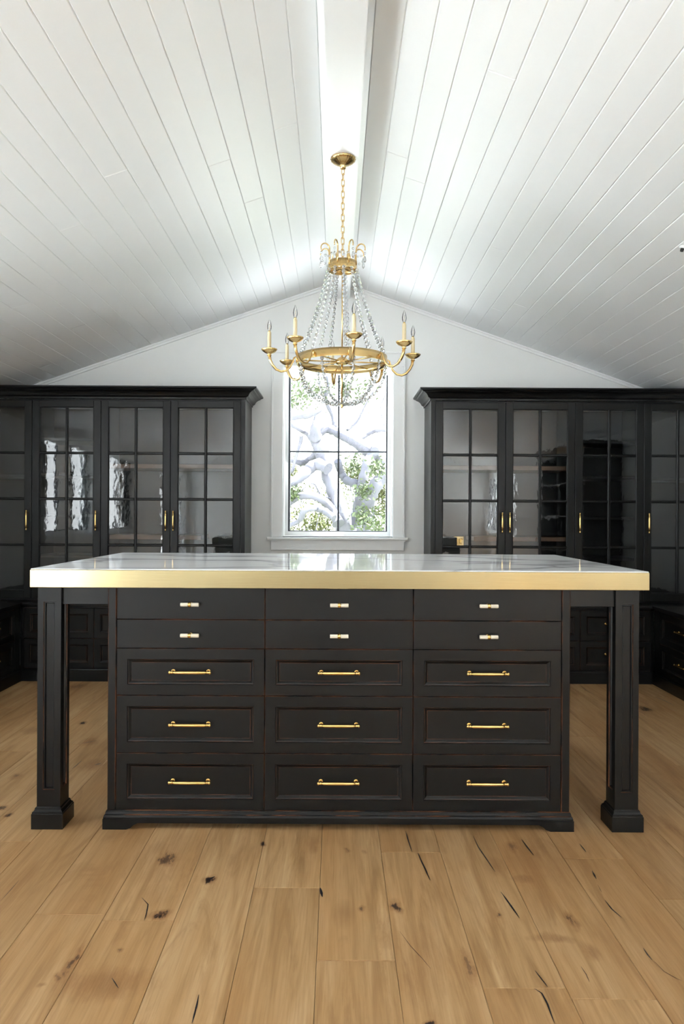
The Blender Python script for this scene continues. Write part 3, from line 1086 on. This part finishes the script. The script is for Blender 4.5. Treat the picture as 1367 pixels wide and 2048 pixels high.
def glass_door(w, h):
    key = (round(w, 4), round(h, 4))
    if key in glass_door.c:
        return glass_door.c[key]
    st, tr, br, mu = 0.048, 0.043, 0.05, 0.018
    gx, g0, g1 = w / 2 - st, br, h - tr
    m = MB()
    m.cbox(-w / 2, -gx, 0, 0.022, 0, h, 0.0015)
    m.cbox(gx, w / 2, 0, 0.022, 0, h, 0.0015)
    m.cbox(-gx, gx, 0, 0.022, 0, br, 0.0015)
    m.cbox(-gx, gx, 0, 0.022, h - tr, h, 0.0015)
    m.cbox(-mu / 2, mu / 2, 0.002, 0.02, g0, g1, 0.005)
    ph = (g1 - g0) / 4
    for i in range(1, 4):
        z = g0 + ph * i
        m.cbox(-gx, -mu / 2, 0.002, 0.02, z - mu / 2, z + mu / 2, 0.005)
        m.cbox(mu / 2, gx, 0.002, 0.02, z - mu / 2, z + mu / 2, 0.005)
    # glazing bead round the opening
    for (a, b, c, d) in ((-gx, -gx + 0.005, g0, g1), (gx - 0.005, gx, g0, g1)):
        m.cbox(a, b, 0.004, 0.02, c, d, 0.003)
    m.cbox(-gx + 0.005, gx - 0.005, 0.004, 0.02, g1 - 0.005, g1, 0.003)
    m.cbox(-gx + 0.005, gx - 0.005, 0.004, 0.02, g0, g0 + 0.005, 0.003)
    fr = m.mesh('door', M_BLACK)
    pw, phh = gx - mu / 2, ph - mu
    m = MB()
    m.quad([(-pw / 2, 0, -phh / 2 - 0.004), (pw / 2, 0, -phh / 2 - 0.004), (pw / 2, 0, phh / 2 + 0.004), (-pw / 2, 0, phh / 2 + 0.004)])
    pane = m.mesh('pane', M_SEEDY)
    pos = [(s * (mu / 2 + pw / 2), 0.012, g0 + ph * (i + 0.5)) for s in (-1, 1) for i in range(4)]
    glass_door.c[key] = (fr, pane, pos)
    return glass_door.c[key]


glass_door.c = {}


def wall_unit(label, x0, x1, doors, shelves, stile):
    """x in world minus XC; doors = (x0, x1, handle side)"""
    U = thing('display_cabinet', label, 'cabinet', (XC, YD, 0.515), 0, 'glazed wall cabinets')
    D = Y_BACK - YD - 0.002
    zb, zt = 0.001, ZD1 + 0.012 - 0.515
    m = MB()
    t = 0.018
    m.box(x0, x0 + t, 0.023, D, zb, zt)
    m.box(x1 - t, x1, 0.023, D, zb, zt)
    m.box(x0 + t, x1 - t, 0.023, D, zb, zb + 0.016)
    m.box(x0 + t, x1 - t, 0.023, D, zt - 0.02, zt)
    m.box(x0 + t, x1 - t, D - 0.012, D, zb + 0.016, zt - 0.02)
    for a, b in stile:
        m.box(a, b, 0.0, 0.0232, zb, zt)
    m.build('body', M_BLACK, U)
    for (a, b, side) in doors:
        w = b - a - 0.003
        fr, pane, pos = glass_door(w, ZD1 - ZD0)
        d = inst('door', fr, U, ((a + b) / 2, 0, ZD0 - 0.515))
        for p in pos:
            inst('pane', pane, d, p)
        inst('door_pull', ME_DPULL, d, (side * (w / 2 - 0.024), 0.0, 1.288 - 0.2 - ZD0 - 0.03))
    for (a, b, z, th_, mt, ya) in shelves:
        m = MB()
        m.cbox(a, b, ya, D - 0.0125, z - 0.515, z - 0.515 + th_, 0.002)
        m.build('shelf', mt, U)
    return U


for s, wd in ((-1, 'left'), (1, 'right')):
    def mr(a, b, *r):
        return (a, b, *r) if s > 0 else (-b, -a, *r)
    wall_unit('black glazed cabinet with two brown wooden shelves beside the window, %s of it' % wd, *mr(0.627, 1.6025),
              [mr(0.657, 1.132, s), mr(1.132, 1.6025, -s)],
              [mr(0.646, 1.584, 1.415, 0.03, M_SHELFWOOD, 0.05), mr(0.93, 1.584, 0.93, 0.03, M_SHELFWOOD, 0.05), mr(0.646, 0.84, 0.875, 0.075, M_BLACK, 0.2)],
              [mr(0.627, 0.657)])
    wall_unit('black glazed cabinet with dark shelves in the far %s corner' % wd, *mr(1.6025, RW - 0.004),
              [mr(1.6025, 2.0675, -s), mr(2.0675, 2.5325, -s)],
              [mr(2.08, RW - 0.023, 1.35, 0.022, M_BLACK, 0.04)] + [mr(1.621, 2.055, z, 0.02, M_BLACK, 0.04) for z in (0.80, 1.08, 1.36, 1.60)] + [mr(2.0555, 2.0745, 0.53, 1.33, M_BLACK, 0.04)],
              [mr(2.5325, RW - 0.004)])
    # crown moulding with its return to the wall
    prof = [(0, 1.872), (0.008, 1.872), (0.008, 1.884), (0.013, 1.887), (0.022, 1.892), (0.026, 1.900), (0.034, 1.912), (0.048, 1.921), (0.062, 1.926), (0.066, 1.931), (0.076, 1.934), (0.083, 1.938), (0.083, 1.947), (0.0, 1.947)]
    xi, xe = 0.627, 2.39
    rs = [[Vector((s * (xi - o), Y_BACK - 0.002, z)), Vector((s * (xi - o), YD - o, z)), Vector((s * xe, YD - o, z))] for o, z in prof]
    m = MB()
    m.rings(rs, cap1=False, closed=False)
    nrm = [[r[i] for r in rs] for i in (0, 2)]
    m.quad([Vector((s * xi, Y_BACK - 0.002, 1.872))] + nrm[0])
    m.quad([Vector((s * xe, YD, 1.872))] + nrm[1])
    m.quad([rs[-1][0], rs[-1][1], rs[-1][2], Vector((s * xe, Y_BACK - 0.002, 1.947))])
    me = m.mesh('crown_moulding', M_BLACK)
    o = inst('crown_moulding', me, None, (XC, 0, 0.009))
    tag(o, 'black stepped crown moulding along the top of the %s cabinets' % wd, 'moulding', 'crown mouldings')

# brass plate inside the right cabinet
O = thing('outlet_plate', 'small brass outlet plate behind the glass right of the window', 'outlet', (P(917, 1082, 5.24).x, 5.2545, P(917, 1082, 5.24).z))
m = MB()
m.panel(0.078, 0.072, [(0, 0.002), (0, 0.0), (0.002, -0.006), (0.004, -0.007)])
m.build('plate', M_BRASS2, O)
for s in (-1, 1):
    m = MB()
    m.panel(0.022, 0.034, [(0, 0.0), (0.0, -0.0085), (0.002, -0.0095)], cx=s * 0.016)
    m.build('socket', M_BRASS, O)

# tall dark shelf unit on the right wall, mirrored in the cabinet doors
T = thing('shelf_tower', 'tall black open shelving mirrored in the right glass doors', 'shelving', (XC + RW, 2.4, 0))
m = MB()
m.box(-0.36, 0, -0.72, -0.70, 0, 1.74)
m.box(-0.36, 0, 0.70, 0.72, 0, 1.74)
m.box(-0.36, 0, -0.01, 0.01, 0, 1.74)
m.box(-0.02, -0.002, -0.70, 0.70, 0, 1.74)
m.build('body', M_BLACK, T)
for z in (0.06, 0.4, 0.74, 1.08, 1.42, 1.72):
    for a, b in ((-0.70, -0.01), (0.01, 0.70)):
        m = MB()
        m.box(-0.355, -0.021, a, b, z, z + 0.02)
        m.build('shelf', M_BLACK, T)
m = MB()
m.prism([(-0.36, 1.74), (0.0, 1.74), (0.0, 1.80), (-0.42, 1.80), (-0.42, 1.785), (-0.385, 1.76)], 'y', -0.76, 0.76)
m.build('crown', M_BLACK, T)

# little dark fitting on the right slope of the ceiling
X, Y = ceil_pt(1365, 494)
O = thing('ceiling_sensor', 'tiny dark fitting on the sloping ceiling at the right edge', 'sensor', (X, Y, zc(X)))
m = MB()
m.lathe([(0.0, 0.0), (0.016, 0.0), (0.016, -0.004), (0.010, -0.008), (0.0, -0.008)], 16, M=Matrix.Rotation(th, 4, 'Y'))
m.build('base', M_TRIM, O)
m = MB()
m.lathe([(0.0, -0.007), (0.008, -0.008), (0.007, -0.02), (0.0, -0.022)], 12, M=Matrix.Rotation(th, 4, 'Y'))
m.build('lens', M_SENSOR, O)

# ------------------------------------------------------------------ chandelier
CD = 3.2
CXX = 0.022
CH = thing('chandelier', 'brass chandelier with eight candle arms and strings of crystal beads', 'chandelier', (CXX, CD, 0))
ZB = 2.675
m = MB()
m.lathe([(0.0, ZB), (0.053, ZB), (0.0545, ZB - 0.004), (0.052, ZB - 0.008), (0.040, ZB - 0.018), (0.024, ZB - 0.026), (0.014, ZB - 0.030), (0.012, ZB - 0.034), (0.012, ZB - 0.044), (0.007, ZB - 0.047), (0.0, ZB - 0.048)], 60, flute=0.10, nf=20)
m.build('canopy', M_BRASS2, CH)
# chain
ztop, zend = ZB - 0.043, 2.247
nl = 15
pitch = (ztop - zend) / nl
mb = MB()
L = pitch / 2 + 0.0036
loop = []
r = 0.0068
for k in range(20):
    a = 2 * PI * k / 20
    loop.append(Vector((r * math.cos(a), 0, r * math.sin(a) + (L - r if math.sin(a) >= 0 else -(L - r)))))
n = len(loop)
rs = []
for i in range(n):
    t = (loop[(i + 1) % n] - loop[i - 1]).normalized()
    nb = Vector((0, 1, 0))
    nn = t.cross(nb)
    rs.append([loop[i] + (nn * math.cos(2 * PI * q / 6) + nb * math.sin(2 * PI * q / 6)) * 0.0019 for q in range(6)])
rs.append(rs[0])
mb.rings(rs, cap1=False, smooth=True)
ME_LINK = mb.mesh('chain_link', M_BRASS2)
for i in range(nl):
    inst('chain_link', ME_LINK, CH, (0, 0, ztop - pitch * (i + 0.5)), (0, 0, math.radians(20 + 90 * (i % 2))))
# crown hoop
ZH0, ZH1, RH = 2.181, 2.217, 0.0645


def hoop(z0, z1, r, t, mat, name, seg=64):
    m = MB()
    rs = []
    for rr, z in ((r, z0), (r, z1), (r - t, z1), (r - t, z0), (r, z0)):
        rs.append([Vector((rr * math.cos(2 * PI * k / seg), rr * math.sin(2 * PI * k / seg), z)) for k in range(seg)])
    m.rings(rs, cap1=False)
    for i in range(len(m.s)):
        m.s[i] = (i // seg) in (0, 2)
    return m.build(name, mat, CH)


hoop(ZH0, ZH1, RH, 0.003, M_BRASS2, 'crown_hoop', 48)
# little bar star inside the crown hoop carrying the chain loop
m = MB()
for k in range(4):
    a = k * PI / 4
    m.tube([(-RH * 0.96 * math.cos(a), -RH * 0.96 * math.sin(a), 2.19), (RH * 0.96 * math.cos(a), RH * 0.96 * math.sin(a), 2.19)], 0.003, 6)
m.lathe([(0.0, 2.183), (0.012, 2.185), (0.014, 2.195), (0.008, 2.205), (0.005, 2.24), (0.0, 2.249)], 14)
m.build('crown_hub', M_BRASS2, CH)
m = MB()
m.tube([(0, 0, 2.2), (0, 0, 1.80)], 0.0035, 8)
m.tube([(0, 0, 1.80), (0, 0, 1.60)], 0.0045, 8)
m.lathe([(0.0, 1.572), (0.004, 1.574), (0.007, 1.582), (0.004, 1.590), (0.008, 1.596), (0.005, 1.602)], 12)
m.build('centre_rod', M_BRASS2, CH)
# main ring
ZR0, ZR1, RR = 1.764, 1.799, 0.199
hoop(ZR0, ZR1, RR, 0.004, M_BRASS2, 'main_ring', 96)
m = MB()
m.lathe([(0.0, 1.765), (0.02, 1.766), (0.028, 1.772), (0.028, 1.786), (0.02, 1.792), (0.008, 1.80), (0.0, 1.802)], 24)
m.build('hub', M_BRASS2, CH)
# crystal bead meshes
mb = MB()
mb.lathe([(0.0012, -0.0105), (0.0062, -0.006), (0.0083, 0.0), (0.0062, 0.006), (0.0012, 0.0105)], 7, smooth=False)
ME_BEAD = mb.mesh('bead', M_CRYSTAL)
mb = MB()
mb.lathe([(0.001, -0.006), (0.005, -0.003), (0.0056, 0.0), (0.005, 0.003), (0.001, 0.006)], 7, smooth=False)
ME_SBEAD = mb.mesh('small_bead', M_CRYSTAL)
mb = MB()
mb.lathe([(0.0008, -0.016), (0.0055, -0.008), (0.0062, 0.0), (0.004, 0.008), (0.001, 0.014)], 7, smooth=False)
ME_DROP = mb.mesh('drop', M_CRYSTAL)


def strand(pts, nbeads):
    """thin wire as the part, beads as its sub-parts"""
    pts = [Vector(p) for p in pts]
    org = pts[0]
    m = MB()
    m.tube([p - org for p in pts], 0.0006, 4)
    S = m.build('crystal_strand', M_SILVER, CH, org)
    seg = [(pts[i + 1] - pts[i]).length for i in range(len(pts) - 1)]
    tot = sum(seg)
    for b in range(nbeads):
        d = tot * (b + 0.5) / nbeads
        i = 0
        while i < len(seg) - 1 and d > seg[i]:
            d -= seg[i]
            i += 1
        p = pts[i].lerp(pts[i + 1], d / seg[i])
        dirv = (pts[i + 1] - pts[i]).normalized()
        q = dirv.to_track_quat('Z', 'Y').to_euler()
        o = inst('bead', ME_BEAD, S, p - org, q)
        sc = tot / nbeads / 0.0215
        o.scale = (1.0, 1.0, min(1.15, max(0.8, sc)))
    return S


T0 = math.radians(8)


def pol(a, r, z):
    return (r * math.sin(a), -r * math.cos(a), z)


for k in range(8):
    a = T0 + k * PI / 4
    # spoke
    m = MB()
    m.tube([pol(a, 0.024, 1.779), pol(a, RR - 0.003, 1.779)], 0.0032, 6)
    m.build('spoke', M_BRASS2, CH)
    # arm: little hook over the ring, deep curve, up to the cup
    ctrl = [(RR + 0.001, 1.768), (RR + 0.002, 1.784), (RR + 0.006, 1.793), (RR + 0.013, 1.788), (RR + 0.020, 1.768), (RR + 0.030, 1.747), (RR + 0.048, 1.731), (RR + 0.070, 1.727), (RR + 0.091, 1.736), (RR + 0.107, 1.755), (RR + 0.117, 1.775), (RR + 0.121, 1.796)]
    m = MB()
    m.tube([pol(a, r_, z_) for r_, z_ in ctrl], [0.004] * 3 + [0.0042, 0.0044, 0.0048, 0.005, 0.0053, 0.0058, 0.0062, 0.0066, 0.007], 8)
    A = m.build('arm', M_BRASS2, CH)
    cx, cy, _ = pol(a, RR + 0.121, 0)
    m = MB()
    m.lathe([(0.0, 1.793), (0.0085, 1.794), (0.0095, 1.797), (0.007, 1.80), (0.010, 1.803), (0.020, 1.807), (0.029, 1.814), (0.0345, 1.822), (0.0335, 1.823), (0.027, 1.817), (0.012, 1.810), (0.0, 1.810)], 48, (cx, cy, 0), flute=0.09, nf=16)
    m.build('drip_cup', M_BRASS2, A)
    m = MB()
    m.lathe([(0.0, 1.811), (0.0085, 1.811), (0.0082, 1.894), (0.007, 1.897), (0.0, 1.897)], 14, (cx, cy, 0))
    m.build('candle_sleeve', M_CANDLE, A)
    m = MB()
    m.lathe([(0.0045, 1.895), (0.0048, 1.902), (0.0085, 1.912), (0.0095, 1.922), (0.0075, 1.934), (0.004, 1.945), (0.0012, 1.953), (0.0, 1.955)], 12, (cx, cy, 0))
    m.build('bulb', M_BULB, A)
    m = MB()
    m.tube([(cx, cy, 1.897), (cx, cy, 1.915), (cx + 0.002, cy, 1.925), (cx, cy, 1.932)], 0.0008, 4)
    m.lathe([(0.005, 1.896), (0.005, 1.903)], 10, (cx, cy, 0))
    m.build('filament', M_BRASS2, A)
    # curl on the crown hoop with its crystal drops
    a2 = math.radians(25) + k * PI / 4
    pts = [pol(a2, RH - 0.001, 2.20), pol(a2, RH - 0.003, 2.228)]
    rc, zz = 0.0205, 2.266
    for j in range(13):
        t = PI - j / 12 * PI * 1.12
        pts.append(pol(a2, RH - 0.001 + rc + rc * math.cos(t), zz + 0.022 * math.sin(t)))
    m = MB()
    m.tube(pts, [0.0036] * 2 + [0.0034 - 0.00008 * j for j in range(13)], 7)
    cu = m.build('crown_curl', M_BRASS2, CH)
    ex, ey, ez = pts[-1]
    ez -= 0.004
    inst('small_bead', ME_SBEAD, cu, (ex, ey, ez - 0.009))
    inst('drop', ME_DROP, cu, (ex, ey, ez - 0.034))
    # swag of small beads to the next curl
    a3 = a2 + PI / 4
    for j in range(1, 4):
        u = j / 4
        aa = a2 + (a3 - a2) * u
        rr_ = RH + 0.032
        e2 = pol(aa, rr_ * (0.93 + 0.07 * abs(2 * u - 1)), ez - 0.006 - 0.026 * math.sin(PI * u))
        inst('small_bead', ME_SBEAD, cu, e2, (PI / 2, 0, aa))
for k in range(11):                         # upper tent of strands
    a = math.radians(4) + k * 2 * PI / 11
    pts = []
    for j in range(15):
        u = j / 14
        r_ = RH + 0.001 + (RR - RH - 0.006) * (0.62 * u + 0.38 * u ** 2.0)
        z_ = ZH0 + 0.004 + (ZR1 - ZH0) * u
        pts.append(pol(a, r_, z_))
    strand(pts, 20)
for k in range(9):                          # lower basket of strands
    a = math.radians(14) + k * 2 * PI / 9
    pts = []
    for j in range(13):
        u = j / 12
        ang = u * PI / 2
        r_ = 0.012 + (RR - 0.016) * (math.cos(ang) ** 0.85 if u < 1 else 0)
        z_ = 1.768 - (1.768 - 1.592) * math.sin(ang) ** 1.0
        pts.append(pol(a, r_, z_))
    strand(pts, 13)

# ------------------------------------------------------------------ outdoors
m = MB()
m.box(-40, 40, 8.6, 60, -0.6, -0.31)  # unseen lawn, oak shade held in its dark colour
tag(m.build('ground', M_LAWN), 'unseen lawn under the oak, its shade put into the dark colour', None, kind='structure')
m = MB()
m.box(-40, 40, -30, 8.6, -0.6, -0.30)  # unseen pale paving, added to bounce sunlight up onto the ceiling
tag(m.build('bounce_terrace', M_GROUND), 'unseen pale paving added around the house to bounce daylight', None, kind='structure')
TD = 12.0
TR = thing('oak_tree', 'old pale oak with twisting limbs outside the window', 'tree', (0.1, TD, -0.3))


def W4(x, y):
    return (520 + x / 4.27, 720 + y / 4.27)


LIMBS = [([(735, 2200), (725, 1800), (715, 1460), (650, 1180), (590, 980), (520, 780), (470, 650), (480, 540), (520, 420)], [190, 150, 120, 112, 110, 100, 84, 60, 40], 12.0),
         ([(580, 930), (480, 890), (390, 960), (270, 1060), (120, 1180)], [80, 80, 74, 76, 70], 11.8),
         ([(670, 1400), (620, 1290), (530, 1195), (420, 1155), (300, 1180), (180, 1280)], [80, 62, 56, 52, 52, 44], 11.7),
         ([(630, 1350), (540, 1285), (450, 1265), (375, 1290), (335, 1370), (270, 1405), (180, 1440)], [50, 48, 44, 44, 34, 30, 24], 11.5),
         ([(740, 1700), (790, 1460), (845, 1210), (875, 1030), (930, 850), (980, 780)], [150, 110, 76, 66, 70, 80], 12.3),
         ([(900, 1800), (925, 1440), (925, 1230), (980, 1080), (1070, 970), (1180, 900)], [120, 90, 86, 94, 96, 90], 11.9),
         ([(480, 640), (570, 590), (700, 640), (830, 710), (950, 790), (1060, 900), (1180, 1010)], [60, 60, 64, 84, 96, 110, 110], 12.5),
         ([(180, 500), (290, 480), (400, 475), (470, 450), (540, 410)], [60, 56, 44, 34, 18], 11.6),
         ([(830, 690), (900, 640), (990, 605), (1100, 600)], [40, 34, 26, 20], 12.6),
         ([(660, 860), (690, 960), (740, 1030), (830, 1060)], [50, 54, 54, 60], 12.4),
         ([(470, 720), (420, 640), (350, 600), (280, 560), (180, 540)], [54, 44, 34, 30, 26], 12.1),
         ([(480, 800), (420, 850), (350, 880), (260, 850)], [50, 44, 40, 36], 12.2),
         ([(350, 640), (345, 700), (320, 780), (270, 960)], [24, 26, 22, 22], 11.9),
         ([(600, 1180), (520, 1160), (460, 1060), (380, 1090), (300, 1190)], [14, 12, 10, 8, 6], 11.8),
         ([(640, 600), (620, 480), (560, 330), (580, 200), (540, 60)], [40, 34, 30, 24, 18], 12.7),
         ([(740, 600), (830, 520), (900, 380), (980, 240)], [20, 16, 12, 8], 12.7),
         ([(1060, 560), (1030, 400), (1090, 260)], [10, 10, 6], 12.4),
         ([(560, 900), (640, 980), (640, 1150)], [40, 30, 50], 12.6)]
for pts, ws, d in LIMBS:
    P3, R3 = [], []
    for i in range(len(pts) - 1):
        p0 = pts[max(i - 1, 0)]
        p1, p2 = pts[i], pts[i + 1]
        p3 = pts[min(i + 2, len(pts) - 1)]
        for j in range(6):
            t = j / 6
            q = [0.5 * (2 * p1[c] + (p2[c] - p0[c]) * t + (2 * p0[c] - 5 * p1[c] + 4 * p2[c] - p3[c]) * t * t + (-p0[c] + 3 * p1[c] - 3 * p2[c] + p3[c]) * t ** 3) for c in (0, 1)]
            P3.append(P(*W4(*q), d + 0.10 * math.sin(i * 1.7 + t)))
            R3.append((ws[i] * (1 - t) + ws[i + 1] * t) * 0.64 / 4.27 * d / F * random.uniform(0.88, 1.12))
    P3.append(P(*W4(*pts[-1]), d))
    R3.append(ws[-1] * 0.5 / 4.27 * d / F)
    m = MB()
    m.tube([p - Vector((0.1, TD, -0.3)) for p in P3], R3, 9)
    m.build('trunk' if pts[0][1] > 2000 else 'limb', M_BARK, TR)


def leaves(n, centers, size, seed):
    rd = random.Random(seed)
    m = MB()
    for _ in range(n):
        c, r = rd.choice(centers)
        v = Vector((rd.gauss(0, 1), rd.gauss(0, 1), rd.gauss(0, 1)))
        p = c + v * r * 0.5
        u = Vector((rd.uniform(-1, 1), rd.uniform(-1, 1), rd.uniform(-1, 1))).normalized()
        w = u.cross(Vector((rd.uniform(-1, 1), rd.uniform(-1, 1), rd.uniform(-1, 1)))).normalized()
        s = size * rd.uniform(0.6, 1.3)
        m.quad([p - u * s, p + w * s * 0.5, p + u * s, p - w * s * 0.5])
    return m


cs = []
for (x, y, r, d) in ((330, 240, 0.35, 12.5), (300, 330, 0.25, 12.0), (490, 250, 0.25, 12.6), (730, 240, 0.15, 12.4), (850, 250, 0.3, 12.9), (1000, 930, 0.16, 11.7), (880, 1120, 0.14, 11.6), (870, 1330, 0.18, 11.6), (1010, 1400, 0.2, 11.6), (280, 1130, 0.12, 11.6), (820, 900, 0.2, 13.2)):
    cs.append((P(*W4(x, y), d) - Vector((0.1, TD, -0.3)), r))
o = leaves(2200, cs, 0.04, 3).build('foliage', M_LEAF, TR)
o['kind'] = 'stuff'
for i, (x, y, d, lab, sc) in enumerate(((450, 1120, 18.5, 'yellow green shrub seen left of the oak trunk', 0.95), (1040, 1200, 17.0, 'yellow green shrub seen right of the oak trunk', 0.7), (420, 1420, 14.0, 'low leafy shrub at the foot of the window view', 0.8), (850, 960, 23.0, 'distant thin shrub showing between the two oak stems', 0.55))):
    c = P(*W4(x, y), d)
    base = Vector((c.x, c.y, -0.3))
    S = thing('shrub', lab, 'shrub', base, 0, 'shrubs beyond the oak')
    rd = random.Random(20 + i)
    cl = [(c - base + Vector((rd.uniform(-0.8, 0.8) * sc, rd.uniform(-0.5, 0.5), rd.uniform(-0.9, 0.5) * sc)), 0.35 * sc) for _ in range(12)]
    leaves(2200, cl, 0.045, 40 + i).build('foliage', M_LEAF2, S)['kind'] = 'stuff'
    m = MB()
    for q in cl[:6]:
        m.tube([(0, 0, 0), (q[0].x * 0.4, q[0].y * 0.4, q[0].z * 0.6), tuple(q[0])], [0.03, 0.02, 0.008], 5)
    m.build('stems', M_BARK, S)
